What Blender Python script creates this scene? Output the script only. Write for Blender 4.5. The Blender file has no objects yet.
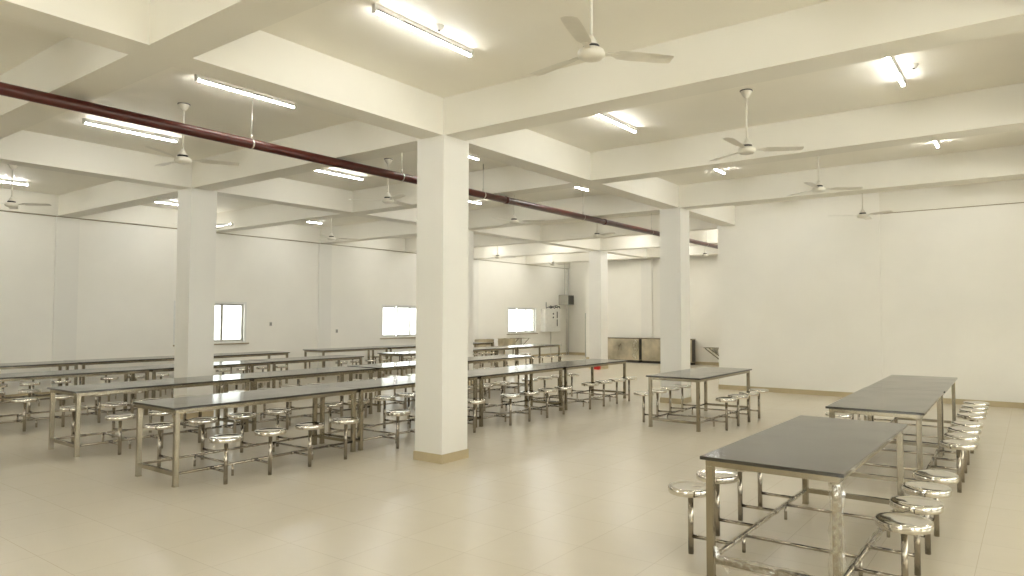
import bpy, bmesh, math, random
from mathutils import Vector, Matrix
random.seed(7)
col = bpy.context.scene.collection
sc = bpy.context.scene
PI = math.pi

# ------------------------------------------------------------------ materials
def new_mat(name):
    m = bpy.data.materials.new(name); m.use_nodes = True
    nt = m.node_tree; b = nt.nodes['Principled BSDF']
    return m, nt, b

def obj_coord(nt, scale=(1, 1, 1), world=False):
    if world:
        g = nt.nodes.new('ShaderNodeNewGeometry'); out = g.outputs['Position']
    else:
        t = nt.nodes.new('ShaderNodeTexCoord'); out = t.outputs['Object']
    mp = nt.nodes.new('ShaderNodeMapping'); mp.inputs['Scale'].default_value = scale
    nt.links.new(out, mp.inputs['Vector'])
    return mp.outputs['Vector']

def noise(nt, vec, scale, detail=3, rough=.55):
    n = nt.nodes.new('ShaderNodeTexNoise')
    n.inputs['Scale'].default_value = scale; n.inputs['Detail'].default_value = detail
    n.inputs['Roughness'].default_value = rough
    nt.links.new(vec, n.inputs['Vector'])
    return n.outputs['Fac']

def ramp(nt, fac, c0, c1, p0=.3, p1=.7):
    r = nt.nodes.new('ShaderNodeValToRGB')
    r.color_ramp.elements[0].position = p0; r.color_ramp.elements[1].position = p1
    r.color_ramp.elements[0].color = (*c0, 1); r.color_ramp.elements[1].color = (*c1, 1)
    nt.links.new(fac, r.inputs['Fac'])
    return r.outputs['Color']

def bump(nt, b, fac, strength, dist=.01):
    n = nt.nodes.new('ShaderNodeBump'); n.inputs['Strength'].default_value = strength
    n.inputs['Distance'].default_value = dist
    nt.links.new(fac, n.inputs['Height']); nt.links.new(n.outputs['Normal'], b.inputs['Normal'])

def maprange(nt, fac, a, b_, c, d):
    n = nt.nodes.new('ShaderNodeMapRange')
    for k, v in zip(('From Min', 'From Max', 'To Min', 'To Max'), (a, b_, c, d)): n.inputs[k].default_value = v
    nt.links.new(fac, n.inputs['Value'])
    return n.outputs['Result']

def paint(name, c, var=.03, rough=.55, scale=.7):
    m, nt, b = new_mat(name)
    v = obj_coord(nt, world=True)
    f = noise(nt, v, scale, 4)
    nt.links.new(ramp(nt, f, tuple(x * (1 - var) for x in c), tuple(min(1, x * (1 + var)) for x in c)), b.inputs['Base Color'])
    b.inputs['Roughness'].default_value = rough
    b.inputs['Specular IOR Level'].default_value = .3
    bump(nt, b, noise(nt, v, 22, 4), .04, .004)
    return m

def metal(name, c, rough, var=.08, scale=6, stretch=(1, 1, .25)):
    m, nt, b = new_mat(name)
    v = obj_coord(nt, stretch)
    f = noise(nt, v, scale, 3)
    nt.links.new(ramp(nt, f, tuple(x * (1 - var) for x in c), tuple(min(1, x * (1 + var)) for x in c)), b.inputs['Base Color'])
    b.inputs['Metallic'].default_value = 1
    nt.links.new(maprange(nt, f, .3, .7, rough * .8, rough * 1.25), b.inputs['Roughness'])
    return m

def plain(name, c, rough=.5, metallic=0, spec=.5, var=.04):
    m, nt, b = new_mat(name)
    v = obj_coord(nt)
    f = noise(nt, v, 9, 2)
    nt.links.new(ramp(nt, f, tuple(x * (1 - var) for x in c), tuple(min(1, x * (1 + var)) for x in c)), b.inputs['Base Color'])
    b.inputs['Roughness'].default_value = rough; b.inputs['Metallic'].default_value = metallic
    b.inputs['Specular IOR Level'].default_value = spec
    return m

def emit(name, c, s):
    m, nt, b = new_mat(name)
    b.inputs['Base Color'].default_value = (.8, .8, .8, 1)
    b.inputs['Emission Color'].default_value = (*c, 1); b.inputs['Emission Strength'].default_value = s
    return m

CREAM = (.89, .86, .78)
M = {}
M['wall'] = paint('cream_wall_paint', CREAM)
M['ceiling'] = paint('cream_paint_warmed_ceiling', (.90, .86, .755))  # same cream, warmed for bounce light and lifted for ceiling brightness
M['beam'] = paint('cream_paint_dimmed_beam', (.83, .795, .70))  # same cream, darkened because the lamps overlit the beam faces
M['column'] = paint('cream_paint_dimmed_column', (.84, .815, .745), .02)  # same cream, darkened to offset strong light on the pillars
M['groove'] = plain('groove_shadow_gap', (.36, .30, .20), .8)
M['skirting'] = paint('tan_skirting_tile', (.52, .43, .27), .08, .35, 3)
M['steel'] = metal('brushed_stainless_steel', (.34, .30, .225), .2)
M['seat'] = metal('polished_stainless_steel', (.66, .63, .57), .05, .03, 3, (1, 1, 1))
M['rail'] = metal('round_stainless_tube', (.40, .36, .30), .18)
M['sheet'] = metal('patchy_reflection_steel', (.56, .50, .38), .34, .30, 2.2, (1, 1, 1))  # mottling paints patchy reflections into the steel colour
M['white_enamel'] = plain('white_enamel', (.80, .78, .72), .35)
M['fan'] = plain('ivory_fan_enamel', (.74, .70, .60), .35)
M['alu'] = plain('white_aluminium', (.78, .77, .72), .4)
M['black'] = plain('black_plastic', (.02, .018, .016), .5)
M['dark'] = plain('dark_gap', (.035, .03, .025), .7)
M['grey'] = plain('grey_sheet_metal', (.42, .41, .36), .45)
M['greydark'] = plain('dark_grey', (.09, .085, .07), .6)
M['rod'] = metal('galvanised_rod', (.6, .58, .52), .4)
M['red'] = plain('red_plastic', (.62, .02, .015), .4)
M['cloth'] = plain('white_cloth', (.85, .84, .80), .9)
M['tube_dim'] = emit('dim_tube', (1, .985, .95), 6)
M['tube'] = emit('lit_tube', (.99, 1, .985), 34)
M['wallglass'] = None
# pipe
m, nt, b = new_mat('red_oxide_pipe_paint'); v = obj_coord(nt)
nt.links.new(ramp(nt, noise(nt, v, 5, 3), (.062, .010, .006), (.085, .014, .009)), b.inputs['Base Color'])
b.inputs['Roughness'].default_value = .28; M['pipe'] = m
# polished dark stone top
m, nt, b = new_mat('polished_dark_granite'); v = obj_coord(nt)
sp = noise(nt, v, 260, 2, .7)
nt.links.new(ramp(nt, sp, (.022, .018, .013), (.050, .042, .030), .45, .75), b.inputs['Base Color'])
nt.links.new(maprange(nt, noise(nt, v, 3.5, 4), .3, .7, .10, .17), b.inputs['Roughness'])
b.inputs['IOR'].default_value = 1.72; M['top'] = m
# glass
m, nt, b = new_mat('window_glass')
out = nt.nodes['Material Output']; nt.nodes.remove(b)
tr = nt.nodes.new('ShaderNodeBsdfTransparent'); tr.inputs['Color'].default_value = (.96, .98, .97, 1)
gl = nt.nodes.new('ShaderNodeBsdfGlossy'); gl.inputs['Roughness'].default_value = .02
mx = nt.nodes.new('ShaderNodeMixShader'); mx.inputs[0].default_value = .05
nt.links.new(tr.outputs[0], mx.inputs[1]); nt.links.new(gl.outputs[0], mx.inputs[2])
nt.links.new(mx.outputs[0], out.inputs['Surface']); M['glass'] = m
M['dimmed'] = M['glass'].copy(); M['dimmed'].name = 'daylight_dimming_glass'  # glass darkened to keep daylight from washing out the window bars
for n_ in M['dimmed'].node_tree.nodes:
    if n_.type == 'BSDF_TRANSPARENT': n_.inputs['Color'].default_value = (.60, .62, .61, 1)
# plastic film
m, nt, b = new_mat('clear_packing_film')
out = nt.nodes['Material Output']; nt.nodes.remove(b)
tr = nt.nodes.new('ShaderNodeBsdfTransparent'); tr.inputs['Color'].default_value = (.97, .96, .93, 1)
gl = nt.nodes.new('ShaderNodeBsdfGlossy'); gl.inputs['Roughness'].default_value = .12
df = nt.nodes.new('ShaderNodeBsdfDiffuse'); df.inputs['Color'].default_value = (.9, .88, .82, 1)
m1 = nt.nodes.new('ShaderNodeMixShader'); m1.inputs[0].default_value = .35
nt.links.new(gl.outputs[0], m1.inputs[1]); nt.links.new(df.outputs[0], m1.inputs[2])
mx = nt.nodes.new('ShaderNodeMixShader')
v = obj_coord(nt)
nt.links.new(maprange(nt, noise(nt, v, 30, 4), .4, .7, .06, .38), mx.inputs[0])
nt.links.new(tr.outputs[0], mx.inputs[1]); nt.links.new(m1.outputs[0], mx.inputs[2])
nt.links.new(mx.outputs[0], out.inputs['Surface']); M['film'] = m
# floor tiles
TS = .578
m, nt, b = new_mat('beige_vitrified_floor_tiles')
g = nt.nodes.new('ShaderNodeNewGeometry')
mp = nt.nodes.new('ShaderNodeMapping'); mp.inputs['Location'].default_value = (.34, -1.85, 0)
nt.links.new(g.outputs['Position'], mp.inputs['Vector'])
bk = nt.nodes.new('ShaderNodeTexBrick'); bk.offset = 0; bk.squash = 1
bk.inputs['Scale'].default_value = 1; bk.inputs['Brick Width'].default_value = TS; bk.inputs['Row Height'].default_value = TS
bk.inputs['Mortar Size'].default_value = .0022; bk.inputs['Mortar Smooth'].default_value = .3
bk.inputs['Color1'].default_value = (.675, .61, .485, 1); bk.inputs['Color2'].default_value = (.69, .625, .50, 1)
bk.inputs['Mortar'].default_value = (.55, .48, .36, 1)
nt.links.new(mp.outputs[0], bk.inputs['Vector'])
mp2 = nt.nodes.new('ShaderNodeMapping'); mp2.inputs['Scale'].default_value = (1, 1.8, 1)
nt.links.new(g.outputs['Position'], mp2.inputs['Vector'])
n1 = noise(nt, mp2.outputs[0], 2.4, 6, .6)
mixc = nt.nodes.new('ShaderNodeMix'); mixc.data_type = 'RGBA'; mixc.blend_type = 'MULTIPLY'; mixc.inputs[0].default_value = 1
nt.links.new(bk.outputs['Color'], mixc.inputs[6])
nt.links.new(ramp(nt, n1, (.985, .985, .98), (1.01, 1.01, 1.01), .3, .7), mixc.inputs[7])
nt.links.new(mixc.outputs[2], b.inputs['Base Color'])
b.inputs['Roughness'].default_value = .24
b.inputs['Specular IOR Level'].default_value = .5
M['floor'] = m

# ------------------------------------------------------------------ mesh builder
class MB:
    def __init__(s): s.v = []; s.f = []; s.sm = []
    def _add(s, vs, fs, sm):
        o = len(s.v); s.v += [tuple(x) for x in vs]; s.f += [tuple(i + o for i in f) for f in fs]
        s.sm += sm if isinstance(sm, list) else [sm] * len(fs)
        return s
    def box(s, x0, x1, y0, y1, z0, z1, bev=0):
        if bev:
            bm = bmesh.new(); bmesh.ops.create_cube(bm, size=1)
            for v in bm.verts: v.co = Vector(((x0 + x1) / 2 + v.co.x * (x1 - x0), (y0 + y1) / 2 + v.co.y * (y1 - y0), (z0 + z1) / 2 + v.co.z * (z1 - z0)))
            bmesh.ops.bevel(bm, geom=list(bm.edges), offset=bev, segments=2, affect='EDGES', profile=.5)
            bm.verts.index_update()
            s._add([v.co[:] for v in bm.verts], [[v.index for v in f.verts] for f in bm.faces], False); bm.free()
            return s
        vs = [(x, y, z) for x in (x0, x1) for y in (y0, y1) for z in (z0, z1)]
        return s._add(vs, [(0, 1, 3, 2), (4, 6, 7, 5), (0, 4, 5, 1), (2, 3, 7, 6), (0, 2, 6, 4), (1, 5, 7, 3)], False)
    def tube(s, a, b, r, n=12, r2=None, cap=True):
        a = Vector(a); b = Vector(b); r2 = r if r2 is None else r2
        d = (b - a).normalized(); u = d.orthogonal().normalized(); w = d.cross(u)
        vs = []
        for p, rr in ((a, r), (b, r2)):
            for k in range(n):
                t = 2 * PI * k / n; vs.append(p + rr * (math.cos(t) * u + math.sin(t) * w))
        fs = [(k, (k + 1) % n, n + (k + 1) % n, n + k) for k in range(n)]; sm = [True] * n
        if cap: fs += [tuple(range(n))[::-1], tuple(range(n, 2 * n))]; sm += [False, False]
        return s._add(vs, fs, sm)
    def path(s, pts, r, n=10):
        for a, b in zip(pts, pts[1:]): s.tube(a, b, r, n)
        return s
    def bar(s, a, b, w, h, up=(0, 0, 1)):
        a = Vector(a); b = Vector(b); d = (b - a).normalized(); up = Vector(up)
        sd = d.cross(up).normalized(); u = sd.cross(d).normalized()
        vs = [p + sd * x * w / 2 + u * z * h / 2 for p in (a, b) for x, z in ((-1, -1), (1, -1), (1, 1), (-1, 1))]
        return s._add(vs, [(0, 1, 2, 3)[::-1], (4, 5, 6, 7), (0, 1, 5, 4), (1, 2, 6, 5), (2, 3, 7, 6), (3, 0, 4, 7)], False)
    def lathe(s, prof, c=(0, 0, 0), n=24, smooth=True):
        vs = []
        for r, z in prof:
            for k in range(n):
                t = 2 * PI * k / n; vs.append((c[0] + r * math.cos(t), c[1] + r * math.sin(t), c[2] + z))
        fs = []
        for i in range(len(prof) - 1):
            for k in range(n):
                fs.append((i * n + k, i * n + (k + 1) % n, (i + 1) * n + (k + 1) % n, (i + 1) * n + k))
        m_ = len(prof) - 1
        return s._add(vs, fs + [tuple(range(n))[::-1], tuple(range(m_ * n, m_ * n + n))], [smooth] * len(fs) + [False, False])
    def loft(s, rings, closed=True, smooth=True, caps=True):
        n = len(rings[0]); vs = [p for r in rings for p in r]; fs = []
        for i in range(len(rings) - 1):
            for k in range(n if closed else n - 1):
                fs.append((i * n + k, i * n + (k + 1) % n, (i + 1) * n + (k + 1) % n, (i + 1) * n + k))
        sm = [smooth] * len(fs)
        if caps and closed: fs += [tuple(range(n))[::-1], tuple(range((len(rings) - 1) * n, len(rings) * n))]; sm += [False, False]
        return s._add(vs, fs, sm)
    def move(s, off):
        s.v = [(x + off[0], y + off[1], z + off[2]) for x, y, z in s.v]; return s
    def build(s, name, mat, parent=None, loc=None):
        me = bpy.data.meshes.new(name); me.from_pydata(s.v, [], s.f); me.update()
        bm = bmesh.new(); bm.from_mesh(me); bmesh.ops.recalc_face_normals(bm, faces=bm.faces[:]); bm.to_mesh(me); bm.free()
        me.polygons.foreach_set('use_smooth', s.sm)
        me.materials.append(mat)
        o = bpy.data.objects.new(name, me); col.objects.link(o)
        if parent is not None: o.parent = parent
        if loc: o.location = loc
        return o

def tag(o, label=None, cat=None, group=None, kind=None):
    for k, v in (('label', label), ('category', cat), ('group', group), ('kind', kind)):
        if v: o[k] = v
    return o
def empty(name, loc=(0, 0, 0), rz=0):
    o = bpy.data.objects.new(name, None); o.empty_display_size = .1; col.objects.link(o); o.location = loc; o.rotation_euler.z = rz
    return o
def children(o): return kids.get(o.name, [])
kids = {}
def index_kids(*roots):
    bpy.context.view_layer.update()
    kids.clear()
    for o in col.objects:
        if o.parent: kids.setdefault(o.parent.name, []).append(o)
def copy_tree(o, parent=None):
    c = o.copy(); col.objects.link(c)
    if parent is not None: c.parent = parent
    for ch in children(o): copy_tree(ch, c)
    return c
def struct(mb, name, mat, label, parent=None):
    o = mb.build(name, mat, parent)
    if parent is None: tag(o, label, None, None, 'structure'); o['category'] = label_cat(name)
    return o
def label_cat(n): return n.split('_')[0] if n.split('_')[0] in ('wall', 'floor', 'ceiling', 'window', 'door', 'baseboard', 'trim') and n != 'ceiling_beam' else n.replace('_', ' ')

# ------------------------------------------------------------------ grid of the hall (metres)
ZB, ZC = 3.67, 4.095                    # beam soffit, slab
CW = .42
X1, X2 = -5.35, -10.85                  # right faces of the two pillar lines
X0 = .52                                # line beyond the right edge
XL, XR = -16.22, 6.3
Y1, S = 5.56, 3.167
YB = -6.9                               # wall behind the camera
YW = 14.94                              # right hand far wall
YK = 21.97                              # kitchen side far wall
YF = 24.56                              # alcove far wall
XE = -5.79                              # left end of the right far wall
XK = -13.72                             # alcove corner
T = .25

# floor and slab
struct(MB().box(XL - T, XR + T, YB - T, YF + T, -.12, 0), 'floor', M['floor'], 'beige polished square floor tiles of the whole hall')
struct(MB().box(XL - T, XR + T, YB - T, YF + T, ZC, ZC + .15), 'ceiling', M['ceiling'], 'cream painted ceiling slab above the beams')

# walls; left wall with window openings
WZ0, WZ1 = .955, 1.98
wins = [(7.96, 9.77), (14.2, 16.05), (20.38, 22.22)]
mb = MB(); ys = [YB - T] + [e for w in wins for e in w] + [YF + T]
for i in range(0, len(ys), 2): mb.box(XL - T, XL, ys[i], ys[i + 1], 0, ZC)
for a, b_ in wins:
    mb.box(XL - T, XL, a, b_, 0, WZ0); mb.box(XL - T, XL, a, b_, WZ1, ZC)
struct(mb, 'wall_left', M['wall'], 'long cream wall with three white windows at the left and back')
struct(MB().box(XE, XR + T, YW, YW + .22, 0, ZC), 'wall_right', M['wall'], 'big blank cream wall behind the tables on the right')
struct(MB().box(XK, XE + .22, YK, YK + .22, 0, ZC), 'wall_back', M['wall'], 'cream far wall behind the steel counters')
struct(MB().box(XK, XK + .22, YK + .22, YF, 0, ZC), 'wall_alcove', M['wall'], 'short return wall of the alcove beyond the last pillar')
struct(MB().box(XL, XK + .22, YF, YF + .22, 0, ZC), 'wall_alcove_end', M['wall'], 'narrow far wall of the alcove past the electrical box')
struct(MB().box(XE, XE + .22, YW + .22, YK, 0, ZC), 'wall_passage', M['wall'], 'side wall running back behind the big blank wall')
# wall on the camera side with daylight openings
ops = [(-5.6, -2.6), (-1.2, 1.8), (3.2, 6.2), (7.8, 10.8)]
mb = MB(); ys = [YB - T] + [e for w in ops for e in w] + [YW]
for i in range(0, len(ys), 2): mb.box(XR, XR + T, ys[i], ys[i + 1], 0, ZC)
for a, b_ in ops: mb.box(XR, XR + T, a, b_, 0, .9); mb.box(XR, XR + T, a, b_, 2.7, ZC)
struct(mb, 'wall_near_right', M['wall'], 'cream window wall at the right side of the hall outside the picture')
opb = [(-14.6, -11.6), (-3.6, -.6)]  # unseen windows put in to send daylight in from the camera side
mb = MB(); xs = [XL] + [e for w in opb for e in w] + [XR]
for i in range(0, len(xs), 2): mb.box(xs[i], xs[i + 1], YB - T, YB, 0, ZC)
for a, b_ in opb: mb.box(a, b_, YB - T, YB, 0, .9); mb.box(a, b_, YB - T, YB, 2.7, ZC)
struct(mb, 'wall_behind', M['wall'], 'cream wall behind the camera with added daylight windows')

def window(n, a, b_, x, z0, z1, label, sash, glass='glass'):
    w = empty('window_%d' % n, (x, a, z0)); tag(w, label, 'window', None, 'structure')
    L, H = b_ - a, z1 - z0; d = .05
    f = MB(); f.box(-.10, 0, 0, L, 0, d); f.box(-.10, 0, 0, L, H - d, H); f.box(-.10, 0, 0, d, d, H - d); f.box(-.10, 0, L - d, L, d, H - d)
    f.build('window_frame', M['alu'], w)
    k = sash; sw = (L - 2 * d) / k
    for i in range(k):
        xo = -.035 if i % 2 else -.075
        y0 = d + i * sw; y1 = y0 + sw; t = .04
        s_ = MB().box(xo - .012, xo + .012, y0, y0 + t, d, H - d); s_.box(xo - .012, xo + .012, y1 - t, y1, d, H - d)
        s_.box(xo - .012, xo + .012, y0 + t, y1 - t, d, d + t); s_.box(xo - .012, xo + .012, y0 + t, y1 - t, H - d - t, H - d)
        so = s_.build('sash', M['grey'] if glass == 'dimmed' else M['alu'], w)
        MB().box(xo - .003, xo + .003, y0 + t, y1 - t, d + t, H - d - t).build('pane', M[glass], so)
    return w
wl = ['white sliding window just right of the leftmost pillar', 'white three panel sliding window beside the nearest pillar',
      'bright white window in the far corner beside the electrical box']
for i, (a, b_) in enumerate(wins):
    w = window(i + 1, a, b_, XL, WZ0, WZ1, wl[i], 3, 'dimmed')
    MB().box(-.02, .045, -.06 if i else 0, b_ - a + .06, -.03, 0).build('window_sill', M['skirting'] if False else M['groove'], w)
for i, (a, b_) in enumerate(ops):
    window(i + 4, a, b_, XR + .14, .9, 2.7, 'wide window of the hall outside the picture, number %s from the back' % ['one', 'two', 'three', 'four'][i], 3)

for i, (a, b_) in enumerate(opb):
    wo = window(i + 8, 0, b_ - a, 0, .9, 2.7, 'added daylight window behind the camera, number %s from the left' % ['one', 'two'][i], 3)
    wo.location = (a, YB - .14, .9); wo.rotation_euler.z = -PI / 2; wo.location = (a, YB - .14, .9); wo.scale = (-1, 1, 1); wo.rotation_euler.z = -PI / 2
    wo.scale = (1, 1, 1); wo.rotation_euler.z = PI / 2; wo.location = (b_, YB - .14, .9)

# pilasters and edge beams on the left wall
k = 0
nth = ['nearest', 'second', 'third', 'fourth', 'fifth', 'sixth']
for y in (Y1, Y1 + 2 * S, Y1 + 4 * S):
    struct(MB().box(XL, XL + .035, y, y + CW, 0, ZB - .02), 'pilaster', M['column'], 'shallow cream pilaster on the left wall, %s along it' % nth[k]); k += 1
struct(MB().box(XL, XL + .06, YB, YF, ZB, ZC), 'ceiling_beam', M['beam'], 'edge beam along the top of the left wall')
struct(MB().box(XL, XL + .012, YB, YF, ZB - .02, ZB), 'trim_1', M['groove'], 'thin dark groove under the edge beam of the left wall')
struct(MB().box(-11.35, -10.94, YK - .1, YK, 0, ZB), 'pilaster', M['column'], 'cream pilaster on the far wall above the steel counters')
# right far wall: flush panel on the left part, groove on the right part
struct(MB().box(XE, -2.45, YW - .035, YW, 0, ZC), 'pilaster', M['wall'], 'slightly raised left half of the big blank wall')
struct(MB().box(-2.45, XR, YW - .015, YW, ZB + .01, ZC), 'ceiling_beam', M['beam'], 'edge beam over the right part of the blank wall')
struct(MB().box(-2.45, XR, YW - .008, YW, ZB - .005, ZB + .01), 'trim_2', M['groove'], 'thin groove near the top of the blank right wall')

# beams: continuous along Y, cross beams between them
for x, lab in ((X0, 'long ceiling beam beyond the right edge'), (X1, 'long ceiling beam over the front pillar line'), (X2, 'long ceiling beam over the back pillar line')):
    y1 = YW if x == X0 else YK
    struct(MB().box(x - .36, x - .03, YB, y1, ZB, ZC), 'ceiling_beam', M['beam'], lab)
spans = [(X0 - .03, XR, 'added unseen beyond the right edge'), (X1 - .03, X0 - .36, 'over the right half'), (X2 - .03, X1 - .36, 'between the two pillar lines'), (XL + .06, X2 - .36, 'between the back pillar line and the left wall')]
ordn = ['first', 'second', 'third', 'fourth', 'fifth', 'sixth', 'seventh', 'eighth', 'ninth', 'added tenth']
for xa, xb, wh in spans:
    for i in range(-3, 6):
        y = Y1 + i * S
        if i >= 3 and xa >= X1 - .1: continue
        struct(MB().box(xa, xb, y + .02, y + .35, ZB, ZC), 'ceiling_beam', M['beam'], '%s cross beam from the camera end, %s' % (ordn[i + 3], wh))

# pillars
def pillar(x, y, label):
    o = struct(MB().box(x - CW, x, y, y + CW, 0, ZB), 'pillar', M['column'], label)
    b_ = MB(); e = .012; h = .10
    b_.box(x - CW - e, x + e, y - e, y, 0, h); b_.box(x - CW - e, x + e, y + CW, y + CW + e, 0, h)
    b_.box(x - CW - e, x - CW, y, y + CW, 0, h); b_.box(x, x + e, y, y + CW, 0, h)
    b_.build('baseboard', M['skirting'], o)
pl = ['nearest square cream pillar in the middle of the picture', 'square cream pillar behind the single table in the middle distance',
      'square cream pillar at the left standing behind the front table rows', 'cream pillar mostly hidden behind the nearest pillar',
      'farthest square cream pillar beside the steel counters']
pillar(X1, Y1, pl[0]); pillar(X1, Y1 + 2 * S, pl[1])
pillar(X2, Y1, pl[2]); pillar(X2, Y1 + 2 * S, pl[3]); pillar(X2, Y1 + 4 * S, pl[4])
for x in (X1, X2):
    pillar(x, Y1 - 2 * S, 'cream pillar behind the camera on the %s line' % ('front' if x == X1 else 'back'))
# skirtings
e = .012; h = .10
struct(MB().box(XE - e, XR, YW - .035 - e, YW - .035, 0, h), 'baseboard_right', M['skirting'], 'tan tile skirting along the big blank wall')
struct(MB().box(XK, XE, YK - e, YK, 0, h), 'baseboard_back', M['skirting'], 'tan tile skirting of the far wall behind the counters')
struct(MB().box(XL, XK, YF - e, YF, 0, h), 'baseboard_alcove', M['skirting'], 'tan tile skirting at the end of the alcove')
struct(MB().box(XL, XL + e, YB, YF - e, 0, h), 'baseboard_left', M['skirting'], 'tan tile skirting along the left wall')

# ------------------------------------------------------------------ canteen table with eight fixed stools
TW, TL, TH = .848, 2.2, .755
def make_table():
    r = empty('canteen_table')
    W, L = TW / 2, TL / 2; lw = .045; ins = .028
    MB().box(-W, W, -L, L, TH - .022, TH, .004).build('tabletop', M['top'], r)
    lx, ly = W - ins - lw / 2, L - ins - lw / 2
    zt = TH - .022
    a = MB(); ah = .038; at_ = .035
    a.box(-lx - lw / 2, lx + lw / 2, -ly - lw / 2, -ly - lw / 2 + at_, zt - ah, zt); a.box(-lx - lw / 2, lx + lw / 2, ly + lw / 2 - at_, ly + lw / 2, zt - ah, zt)
    for sx in (-1, 1): a.box(min(sx * (lx + lw / 2), sx * (lx + lw / 2 - at_)), max(sx * (lx + lw / 2), sx * (lx + lw / 2 - at_)), -ly - lw / 2 + at_, ly + lw / 2 - at_, zt - ah, zt)
    a.box(-lx, lx, -.02, .02, zt - .03, zt)
    a.build('apron', M['steel'], r)
    for sx in (-1, 1):
        for sy in (-1, 1):
            m_ = MB().box(sx * lx - lw / 2, sx * lx + lw / 2, sy * ly - lw / 2, sy * ly + lw / 2, .012, zt - ah, .003)
            lg = m_.build('leg', M['steel'], r)
            MB().box(sx * lx - lw / 2 - .001, sx * lx + lw / 2 + .001, sy * ly - lw / 2 - .001, sy * ly + lw / 2 + .001, 0, .014).build('foot_cap', M['steel'], lg)
    zr = .12
    for sy in (-1, 1):
        MB().bar((-lx + lw / 2, sy * ly, zr), (lx - lw / 2, sy * ly, zr), .038, .038).build('end_rail', M['steel'], r)
    for sx in (-1, 1):
        MB().tube((sx * lx, -ly + .02, zr), (sx * lx, ly - .02, zr), .0135, 12).build('side_rail', M['rail'], r)
    for y in (-.475, .475):
        MB().tube((-lx, y, zr - .004), (lx, y, zr - .004), .0115, 12).build('tie_bar', M['rail'], r)
        for sx in (-1, 1):
            MB().tube((sx * lx, y, 0), (sx * lx, y, zr), .0125, 12).build('support_foot', M['rail'], r)
    for sx in (-1, 1):
        for k in range(4):
            y = -.7125 + k * .475; x = sx * (W + .235)
            p = MB().tube((x, y, 0), (x, y, .425), .019, 16)
            p.tube((x, y, zr), (sx * lx, y, zr), .0125, 12)
            p.tube((sx * lx, y - .035, zr), (sx * lx, y + .035, zr), .0175, 12)
            po = p.build('stool_post', M['rail'], r)
            R_ = .152
            prof = [(.06, .414), (.125, .414), (R_ - .003, .415), (R_, .419), (R_ + .0005, .453), (R_ - .003, .459), (R_ - .012, .462), (R_ - .03, .4595), (.07, .4575), (.004, .457)]
            MB().lathe(prof, (x, y, 0), 32).build('stool_seat', M['seat'], po)
    return r

base = make_table(); index_kids()
GR = {'A': 'tables of the front row on the left', 'B': 'tables of the second row on the left', 'C': 'tables of the third row on the left',
      'D': 'tables of the row along the left wall', 'R': 'tables of the right row'}
# right edge x, near end y, rotation, row, label
TB = [
 (-6.648, 3.290, 0, 'A', 'canteen table at the near left end of the front row, before the open floor'),
 (-6.640, 5.495, 0, 'A', 'canteen table of the front row directly left of the nearest pillar'),
 (-6.625, 7.712, 0, 'A', 'canteen table of the front row emerging right of the nearest pillar'),
 (-6.600, 9.925, -.003, 'A', 'last canteen table at the far right end of the front row'),
 (-9.005, 3.332, 0, 'B', 'canteen table at the near left end of the second row from the front'),
 (-8.985, 5.540, 0, 'B', 'second row canteen table seen just right of the leftmost pillar'),
 (-9.035, 7.865, 0, 'B', 'second row canteen table with a corner set apart, left of the nearest pillar'),
 (-9.035, 10.09, 0, 'B', 'last canteen table of the second row, just right of the nearest pillar'),
 (-11.86, 3.29, 0, 'C', 'table at the left edge of the picture in the third row'),
 (-11.86, 5.50, 0, 'C', 'middle table of the left part of the third row, passing behind the leftmost pillar'),
 (-11.93, 7.76, 0, 'C', 'table ending the left part of the third row before the walkway gap'),
 (-11.88, 11.02, 0, 'C', 'first table past the gap in the third row, left of the nearest pillar'),
 (-11.90, 13.24, 0, 'C', 'middle table of the far part of the third row, just right of the nearest pillar'),
 (-11.93, 15.46, 0, 'C', 'farthest canteen table of the third row, its end near the electrical box'),
 (-14.60, 3.27, 0, 'D', 'table at the left edge of the picture in the row beside the left wall'),
 (-14.62, 5.50, 0, 'D', 'middle table of the left part of the wall row, behind the leftmost pillar'),
 (-14.66, 7.78, 0, 'D', 'wall row table below the leftmost window, ending at the gap'),
 (-14.72, 10.97, 0, 'D', 'wall row table starting just past the gap'),
 (-14.68, 13.19, 0, 'D', 'wall row table below the three panel window'),
 (-14.60, 15.41, 0, 'D', 'farthest table of the wall row, just right of the nearest pillar'),
 (-3.840, 9.165, 0, None, 'single canteen table standing alone in the middle distance, before a pillar'),
 (-.875, 4.085, -.0099, 'R', 'nearest large canteen table at the lower right with plastic film on one leg'),
 (-.823, 7.080, .0211, 'R', 'middle table of the right row, behind the nearest one'),
 (-.860, 9.285, .0211, 'R', 'far table of the right row close to the blank wall'),
]
tabs = []
for i, (xr, y0, rz, row, lab) in enumerate(TB):
    t = base if i == 0 else copy_tree(base)
    c = Vector((xr, y0, 0)) + Matrix.Rotation(rz, 3, 'Z') @ Vector((-TW / 2, TL / 2, 0))
    t.location = c; t.rotation_euler.z = rz
    tag(t, lab, 'table', GR.get(row)); tabs.append(t)

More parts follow.
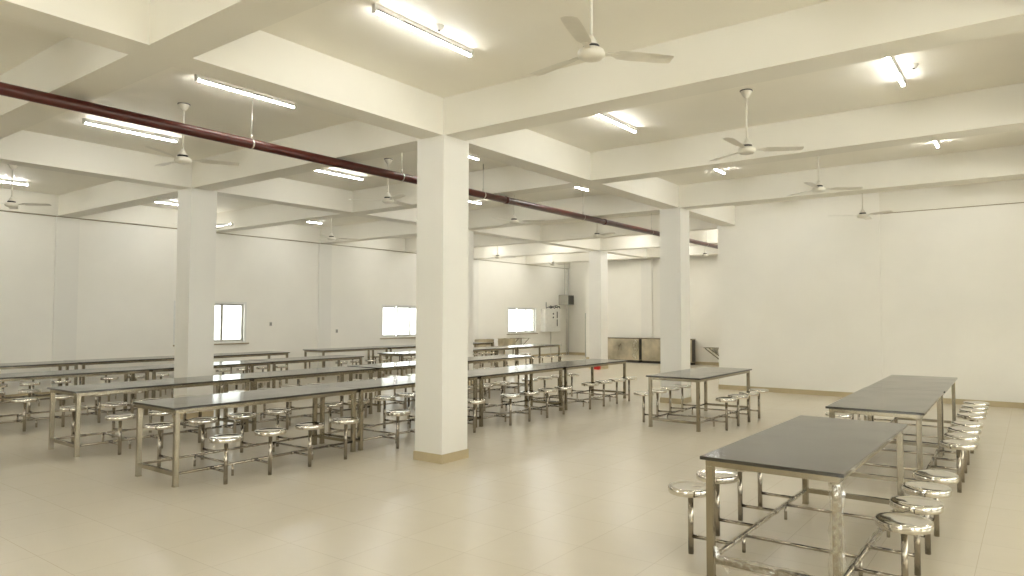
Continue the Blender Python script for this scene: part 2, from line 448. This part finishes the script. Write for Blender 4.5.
# packing film left on the nearest right hand table
def film_tube(pts, r, n=16, seg=.03, amp=.35, seed=1):
    rnd = random.Random(seed); rings = []
    ph = [rnd.uniform(0, 6.3) for _ in range(6)]
    for a, b_ in zip(pts, pts[1:]):
        a = Vector(a); b_ = Vector(b_); d = b_ - a; L = d.length; d.normalize(); u = d.orthogonal().normalized(); w = d.cross(u)
        m_ = max(2, int(L / seg))
        for i in range(m_ + 1):
            t = L * i / m_; c = a + d * t; rg = []
            for k in range(n):
                th = 2 * PI * k / n
                rr = 1 + amp * (.35 * math.sin(th * 2 + t * 9 + ph[0]) + .3 * math.sin(th * 3 - t * 23 + ph[1]) + .25 * math.sin(t * 31 + ph[2]) + .25 * math.sin(th * 5 + t * 47 + ph[3])) + rnd.uniform(-.09, .09)
                rg.append(c + r * max(.8, rr) * (math.cos(th) * u + math.sin(th) * w))
            rings.append(rg)
    return MB().loft([[tuple(p) for p in r_] for r_ in rings], smooth=False, caps=False)
t1 = tabs[21]; lx, ly = TW / 2 - .0505, TL / 2 - .0505
fm = film_tube([(lx, -ly, .05), (lx, -ly, .69)], .041, seed=3)
fm.build('packing_film', M['film'], t1)['label'] = 'crumpled clear film around the front leg'
fm = film_tube([(-lx + .03, -ly, .12), (lx - .03, -ly, .12)], .031, seed=5, amp=.4); fm.build('packing_film', M['film'], t1)
fm = film_tube([(-lx, -ly + .05, .12), (-lx, ly - .05, .12)], .019, seed=8, amp=.3); fm.build('packing_film', M['film'], t1)
fm = film_tube([(lx, -ly + .05, .12), (lx, ly - .05, .12)], .022, seed=9, amp=.45); fm.build('packing_film', M['film'], t1)
fm = film_tube([(-lx + .03, -ly, .20), (-lx + .045, -ly - .005, .14), (-lx + .12, -ly + .01, .06)], .016, seed=11, n=8, amp=.6); fm.build('packing_film', M['film'], t1)

# ------------------------------------------------------------------ tube lights
def make_lamp():
    r = empty('tube_light'); L = .56
    MB().box(-.022, .022, -L, L, -.030, -.002, .003).build('lamp_housing', M['white_enamel'], r)
    for s in (-1, 1):
        MB().box(-.020, .020, min(s * L, s * (L + .022)), max(s * L, s * (L + .022)), -.072, 0, .003).build('end_cap', M['alu'], r)
    def arc(a0, a1, n, rr, y): return [(rr * math.cos(a0 + (a1 - a0) * k / n), y, -.054 + rr * math.sin(a0 + (a1 - a0) * k / n)) for k in range(n + 1)]
    q = math.radians(15)
    MB().loft([arc(PI - q, 2 * PI + q, 12, .0155, -L), arc(PI - q, 2 * PI + q, 12, .0155, L)]).build('glowing_tube', M['tube'], r)
    MB().loft([arc(q, PI - q, 6, .0162, -L), arc(q, PI - q, 6, .0162, L)]).build('tube_back', M['alu'], r)
    for y in (-.3, .3): MB().box(-.025, .025, y - .008, y + .008, -.036, 0).build('mounting_clip', M['alu'], r)
    return r
lamp = make_lamp(); index_kids()
strips = [(-1.05, 'over the right row of tables', -2, 4), (-4.19, 'just right of the front pillar line', -2, 4), (-6.90, 'just left of the front pillar line', -2, 6),
          (-9.60, 'midway between the pillar lines', -2, 6), (-12.3, 'just left of the back pillar line', -2, 6), (-15.05, 'nearest the left wall', -2, 7), (3.4, 'added unseen beyond the right edge', -2, 4)]  # strip past the right edge and last alcove lamp are added for light
first = True
for x, wh, i0, i1 in strips:
    for i in range(i0, i1):
        if (i < -1 and x < -5) or (i < 0 and x < -8): continue
        yc = 4.13 + 3.23 * i if i <= 1 else 4.13 + 3.167 * i + .08
        pair = [('', 0)] if i < 4 or i > 5 else [(', nearer of added pair', -.66), (', farther of added pair', .66)]  # rear bays get an extra hidden lamp each to brighten the back
        for pn, dy in pair:
            o = lamp if first else copy_tree(lamp); first = False
            o.location = (x, yc + dy, ZC)
            tag(o, 'tube light %s, %s row from the camera%s' % (wh, ordn[i + 3], pn), 'ceiling light', 'lit tube lights on the ceiling')
o = copy_tree(lamp)
o.rotation_euler = Matrix(((0, 1, 0), (0, 0, 1), (1, 0, 0))).to_euler(); o.location = (-15.68, Y1 + S + .02, 3.765)
for c_ in o.children:
    if c_.name.startswith('glowing'): c_.data = c_.data.copy(); c_.data.materials[0] = M['tube_dim']
tag(o, 'short looking lit tube light on a cross beam, seen right of the leftmost pillar', 'ceiling light', 'lit tube lights on the ceiling')

# small round boxes beside two lamps
for x, y, lab in ((-4.06, 4.15, 'small round white box on the ceiling beside the nearest tube light'), (-.90, 7.49, 'small round white box on the ceiling beside the upper right tube light')):
    o = empty('ceiling_box', (x, y, ZC)); tag(o, lab, 'ceiling box')
    MB().lathe([(.045, 0), (.045, -.012), (.034, -.016), (.034, -.034), (.03, -.038), (.002, -.038)], n=20).build('box_body', M['white_enamel'], o)
    MB().lathe([(.012, -.038), (.012, -.046), (.002, -.046)], n=10).build('indicator', M['greydark'], o)

# ------------------------------------------------------------------ ceiling fans
def blade_mesh():
    m_ = MB(); rings = []
    for r, w, tw in ((.115, .045, 12), (.16, .05, 12), (.20, .105, 12), (.30, .118, 10), (.45, .122, 8), (.55, .118, 7), (.585, .108, 7), (.595, .08, 7)):
        t = math.radians(tw); pr = []
        for s, hz in ((-.5, 0), (-.2, .006), (.2, .006), (.5, 0), (.2, .003), (-.2, .003)):
            pr.append((r, s * w * math.cos(t), -s * w * math.sin(t) + hz))
        rings.append(pr)
    m_.loft(rings, smooth=False)
    return m_
def make_fan():
    r = empty('ceiling_fan')
    MB().lathe([(.062, 0), (.060, -.02), (.035, -.065), (.016, -.08), (.012, -.085)], n=20).build('canopy', M['fan'], r)
    MB().lathe([(.068, 0), (.068, -.008), (.06, -.010)], n=20).build('canopy_gap', M['black'], r)
    MB().tube((0, 0, -.08), (0, 0, -.585), .0105, 12).build('down_rod', M['fan'], r)
    MB().lathe([(.013, -.53), (.030, -.56), (.052, -.598), (.052, -.603)], n=20).build('lower_canopy', M['fan'], r)
    mo = MB().lathe([(.03, -.622), (.072, -.628), (.088, -.640), (.094, -.656), (.092, -.676), (.076, -.692), (.04, -.702), (.004, -.703)], n=28).build('motor_housing', M['fan'], r)
    MB().lathe([(.05, -.602), (.056, -.604), (.056, -.622), (.05, -.624)], n=20).build('capacitor_ring', M['black'], mo)
    b0 = blade_mesh()
    for k in range(3):
        o = b0.build('blade', M['fan'], r, (0, 0, -.652)); o.rotation_euler.z = 2 * PI * k / 3
        br = MB().box(.08, .20, -.02, .02, -.004, .001).build('blade_bracket', M['fan'], o)
    return r
fan = make_fan(); index_kids()
fans = [(-2.44, 3.98, 168, 'white ceiling fan at the top centre, nearest the camera'),
        (-2.50, 7.31, 150, 'white ceiling fan hanging at upper right, second in the right strip'),
        (-2.45, 10.18, 150, 'ceiling fan in the third bay of the right strip, seen against a beam'),
        (-2.46, 13.33, 90, 'farthest ceiling fan of the right strip, against the blank wall'),
        (-8.00, 3.99, 60, 'ceiling fan above the leftmost pillar, partly hidden by the red pipe'),
        (-8.20, 7.28, -20, 'ceiling fan hanging left of the nearest pillar, below the red pipe'),
        (-8.05, 10.3, 28, 'ceiling fan just right of the nearest pillar, below the red pipe'),
        (-7.95, 13.2, 100, 'ceiling fan over the last tables, left of the second front pillar'),
        (-7.85, 19.2, 20, 'distant ceiling fan between the second front pillar and the blank wall'),
        (-13.5, 4.00, 40, 'ceiling fan at the left edge of the picture'),
        (-13.5, 7.25, 10, 'ceiling fan over the left rows hidden behind the leftmost pillar'),
        (-13.3, 10.1, 60, 'small distant ceiling fan above the three panel window'),
        (-13.3, 16.2, 55, 'distant ceiling fan above the corner window'),
        (-13.6, 19.6, 30, 'ceiling fan in the far left corner above the electrical box')]
for i, (x, y, a, lab) in enumerate(fans):
    o = fan if i == 0 else copy_tree(fan)
    o.location = (x, y, ZC); o.rotation_euler.z = math.radians(a)
    tag(o, lab, 'ceiling fan', 'white ceiling fans')

# ------------------------------------------------------------------ red sprinkler main
PX, PZ, PR = -7.2, 3.585, .056
pp = empty('sprinkler_pipe', (PX, YB, PZ)); tag(pp, 'long dark red sprinkler pipe running under the ceiling beams', 'pipe')
MB().tube((0, 0, 0), (0, YK - YB, 0), PR, 28).build('pipe_run', M['pipe'], pp)
for y in (9.0, 12.25, 16.0):
    MB().tube((0, y - YB - .04, 0), (0, y - YB + .04, 0), PR + .006, 28).build('coupling', M['pipe'], pp)
for y in (-1.9, 1.3, 4.36, 6.64, 8.4, 11.42, 14.4, 17.7):
    hgr = MB().tube((0, y - YB, PR), (0, y - YB, ZC - PZ), .006, 8)
    hgr.tube((0, y - YB - .008, 0), (0, y - YB + .008, 0), PR + .004, 24)
    hgr.tube((0, y - YB, PR), (0, y - YB, PR + .05), .014, 8)
    hgr.build('pipe_hanger', M['rod'], pp)

# ------------------------------------------------------------------ far end fittings
def counter(x0, x1, y0, y1, h, label):
    o = empty('steel_counter', ((x0 + x1) / 2, (y0 + y1) / 2, 0)); tag(o, label, 'counter', 'steel counters along the far wall')
    w, d = (x1 - x0) / 2, (y1 - y0) / 2
    MB().box(-w, w, -d, d, .085, h - .035, .004).build('body', M['sheet'], o)
    MB().box(-w + .01, w - .01, -d + .03, d, 0, .085).build('plinth', M['dark'], o)
    MB().box(-w - .01, w + .01, -d - .015, d, h - .035, h, .004).build('worktop', M['steel'], o)
    for sx in (-1, 1):
        dr = MB().box(min(0, sx * (w - .01)) + .006, max(0, sx * (w - .01)) - .006, -d - .012, -d, .10, h - .05, .003).build('door', M['sheet'], o)
        MB().tube((sx * .06, -d - .035, .42), (sx * .06, -d - .035, .58), .006, 8).build('handle', M['rail'], dr)
    MB().box(w, w + .002, -d + .01, d - .01, .1, h - .04).build('side_panel', M['greydark'], o)
    return o
counter(-12.77, -11.29, 21.56, YK - .11, .866, 'left steel counter against the far wall, beside the farthest pillar')
counter(-11.18, -9.31, 21.56, YK - .11, .872, 'right steel counter against the far wall, partly behind the second front pillar')
# wrapped sheet hanging at the gap
o = MB()
rings = []
for i in range(14):
    z = .84 - i * .055; wv = .035 * math.sin(i * 1.1); ww = .05 + .05 * abs(math.sin(i * .7))
    rings.append([(-11.42 + wv - ww, 21.50, z), (-11.42 + wv, 21.475, z), (-11.42 + wv + ww, 21.50, z), (-11.42 + wv, 21.515, z)])
o.loft(rings)
tag(o.build('hanging_plastic_sheet', M['film']), 'crumpled clear plastic sheet hanging at the right corner of the left counter', 'plastic sheet')

def wall_shelf(name, loc, rz, length, depth, label, along=False):
    r = empty(name, loc, rz); tag(r, label, 'wall shelf', 'folding shelves on the walls')
    # local: wall at y=0, shelf projects to -y, length along x
    MB().box(-length / 2, length / 2, -depth, 0, -.02, 0, .003).build('shelf_board', M['steel'], r)
    for s in (-1, 1):
        x = s * (length / 2 - .04)
        if along:
            MB().bar((x, -depth + .05, -.03), (x - s * .52, -depth + .05, -.40), .025, .025).bar((x, -.03, -.03), (x - s * .52, -.03, -.40), .025, .025).bar((x - s * .52, -depth + .04, -.40), (x - s * .52, 0, -.40), .025, .025).build('bracket', M['steel'], r)
            continue
        MB().bar((x, -depth + .04, -.03), (x, -.01, -.36), .02, .02, (1, 0, 0)).bar((x, -.01, -.03), (x, -.01, -.38), .02, .02, (1, 0, 0)).build('bracket', M['steel'], r)
    return r
wall_shelf('wall_shelf', (-7.95, YK - .005, .60), 0, 1.9, .42, 'steel wall shelf on diagonal brackets, cut off by the blank wall', True).rotation_euler.z = 0
# the far shelf by the corner window, long side on the left wall
wall_shelf('wall_shelf', (XL + .02, 20.85, .80), PI / 2, .75, .42, 'small steel bracket shelf on the left wall below the corner window')

# wash trough on the left wall
r = empty('wash_trough', (XL + .30, 19.3, 0)); tag(r, 'stainless wash trough against the left wall behind the last tables', 'wash trough')
tm = MB().box(-.28, .25, -.85, .85, .47, .50).box(-.28, -.265, -.85, .85, .5, .80).box(.235, .25, -.85, .85, .5, .80).box(-.265, .235, -.85, -.835, .5, .8).box(-.265, .235, .835, .85, .5, .8)
tm.build('trough_body', M['sheet'], r)
for x in (-.22, .2):
    for y in (-.78, .78): MB().box(x - .02, x + .02, y - .02, y + .02, 0, .47).build('leg', M['steel'], r)
# cloth over its edge
mb = MB(); rows = []
for i in range(9):
    t = i / 8
    px, pz = (-.10 + .40 * t / .5, .815) if t <= .5 else (.30 + .01 * math.sin(t * 9), .815 - (t - .5) * .62)
    rows.append([(XL + .28 + px - .012 * (k % 2), 18.98 + (k / 6 - .5) * (.34 if t < .5 else .22), pz + .006 * math.sin(k * 2.1)) for k in range(7)])
mb.loft(rows, closed=False)
co = mb.build('white_cloth', M['cloth']); tag(co, 'white cloth hung over the edge of the wash trough', 'cloth')
sm_ = co.modifiers.new('thick', 'SOLIDIFY'); sm_.thickness = .006

# electrical box on the left wall and its gear
r = empty('electrical_box', (XL, 23.04, 1.0)); tag(r, 'white electrical box on the wall beside the corner window', 'electrical box')
MB().box(0, .22, -.54, .54, 0, .93, .006).build('box_body', M['white_enamel'], r)
d = MB().box(.22, .235, -.52, .52, .02, .91, .004).build('box_door', M['white_enamel'], r)
MB().lathe([(.035, 0), (.035, .02), (.002, .02)], n=14).build('knob', M['black'], d, (.236, .02, .58)).rotation_euler.y = PI / 2
MB().lathe([(.035, 0), (.035, .02), (.002, .02)], n=14).build('knob', M['black'], d, (.236, .02, .73)).rotation_euler.y = PI / 2
MB().box(.235, .242, .28, .34, .55, .82).build('vent_slot', M['greydark'], d)
MB().box(.235, .242, .28, .34, .22, .50).build('vent_slot', M['greydark'], d)
rnd = random.Random(4)
cb = MB()
for k in range(7):
    y0 = 22.72 + k * .1; pts = []
    for j in range(7):
        t = j / 6; pts.append((XL + .12 + .09 * math.sin(t * 3 + k), y0 + .35 * t, 1.955 + .01 * (k % 3) + .10 * math.sin(PI * t) * rnd.uniform(.5, 1)))
    cb.path(pts, .014, 8)
cb.path([(XL + .05, 22.83, 1.95), (XL + .05, 22.82, 2.20)], .012, 8)
tag(cb.build('cable_bundle', M['black']), 'tangle of black cables lying on top of the electrical box', 'cables')
r = empty('wall_air_unit', (XL, 23.8, 2.10)); tag(r, 'grey metal box unit high on the wall above the electrical box', 'air unit')
MB().box(0, .47, 0, .46, 0, .42, .008).build('unit_casing', M['grey'], r)
MB().box(.47, .485, .03, .43, .03, .39, .003).build('dark_side', M['greydark'], r)  # darker right-hand face of the unit
cd = MB().path([(XL + .2, 23.95, 2.51), (XL + .2, 23.95, 3.2)], .014, 8).path([(XL + .2, 23.95, 3.2), (XL + .2, 23.95, ZC)], .009, 8)
tag(cd.build('conduit', M['rod']), 'thin vertical conduit rising from the grey unit to the ceiling', 'conduit')
tag(MB().tube((XL + .02, 23.2, 0), (XL + .02, 23.2, 1.0), .014, 8).build('conduit', M['rod']), 'thin vertical conduit below the electrical box', 'conduit')
tag(MB().tube((XL + .03, 24.36, 0), (XL + .03, 24.36, 3.5), .022, 10).build('conduit', M['white_enamel']), 'cream vertical conduit near the alcove corner, left one of two', 'conduit')
tag(MB().tube((XL + .03, 24.5, 0), (XL + .03, 24.5, 3.6), .022, 10).build('conduit', M['white_enamel']), 'cream vertical conduit in the alcove corner, right one of two', 'conduit')
tag(MB().box(XK - .03, XK + .0, YK - .03, YK, 0, 1.75).build('corner_strip', M['grey']), 'thin grey strip on the wall corner beside the farthest pillar', 'corner strip')  # grey strip along the dark vertical line at the corner

# switch plates on the left wall, red box
for y, z, lab in ((12.54, 1.2, 'tiny wall plate on the left wall pilaster left of the three panel window'), (10.45, 1.42, 'tiny wall plate on the left wall between the windows')):
    x = XL + (.035 if Y1 + 2 * S < y < Y1 + 2 * S + CW else 0)
    r = empty('wall_plate', (x, y, z)); tag(r, lab, 'wall plate')
    MB().box(0, .012, -.035, .035, -.05, .05, .002).build('plate', M['grey'], r)
    MB().box(.012, .018, -.012, .012, -.02, .02).build('switch', M['greydark'], r)
r = empty('red_box', (-10.92, 18.10, 0)); tag(r, 'small red box on the floor at the foot of the farthest pillar', 'box')
MB().box(-.10, .10, -.06, .06, 0, .13, .008).build('box_body', M['red'], r)
MB().box(-.105, .105, -.065, .065, .13, .155, .006).build('lid', M['red'], r)

# ------------------------------------------------------------------ world, camera, view
w = bpy.data.worlds.new('daylight'); sc.world = w; w.use_nodes = True
w.node_tree.nodes['Background'].inputs['Color'].default_value = (1, .985, .95, 1)
w.node_tree.nodes['Background'].inputs['Strength'].default_value = 5.0

EXPO = 1.13
f, yaw, pitch, roll, hh, cx = 685.6807, -.6196, .0412, .0008, 1.6278, 543.9451
a = -yaw
F = Vector((-math.sin(a), math.cos(a), 0)); Rt = Vector((math.cos(a), math.sin(a), 0)); U = Vector((0, 0, 1))
F2 = F * math.cos(pitch) + U * math.sin(pitch); U2 = U * math.cos(pitch) - F * math.sin(pitch)
R2 = Rt * math.cos(roll) + U2 * math.sin(roll); U3 = U2 * math.cos(roll) - Rt * math.sin(roll)
cam = bpy.data.cameras.new('camera'); co = bpy.data.objects.new('camera', cam); col.objects.link(co)
mt = Matrix((R2, U3, -F2)).transposed().to_4x4(); mt.translation = Vector((0, 0, hh))
co.matrix_world = mt
cam.sensor_fit = 'HORIZONTAL'; cam.sensor_width = 36; cam.lens = f * 36 / 1024
cam.shift_x = -(cx - 512) / 1024; cam.clip_start = .05; cam.clip_end = 200
sc.camera = co
vs = sc.view_settings
vs.view_transform = 'Standard'; vs.look = 'None'; vs.gamma = 1; vs.use_curve_mapping = False; vs.exposure = EXPO
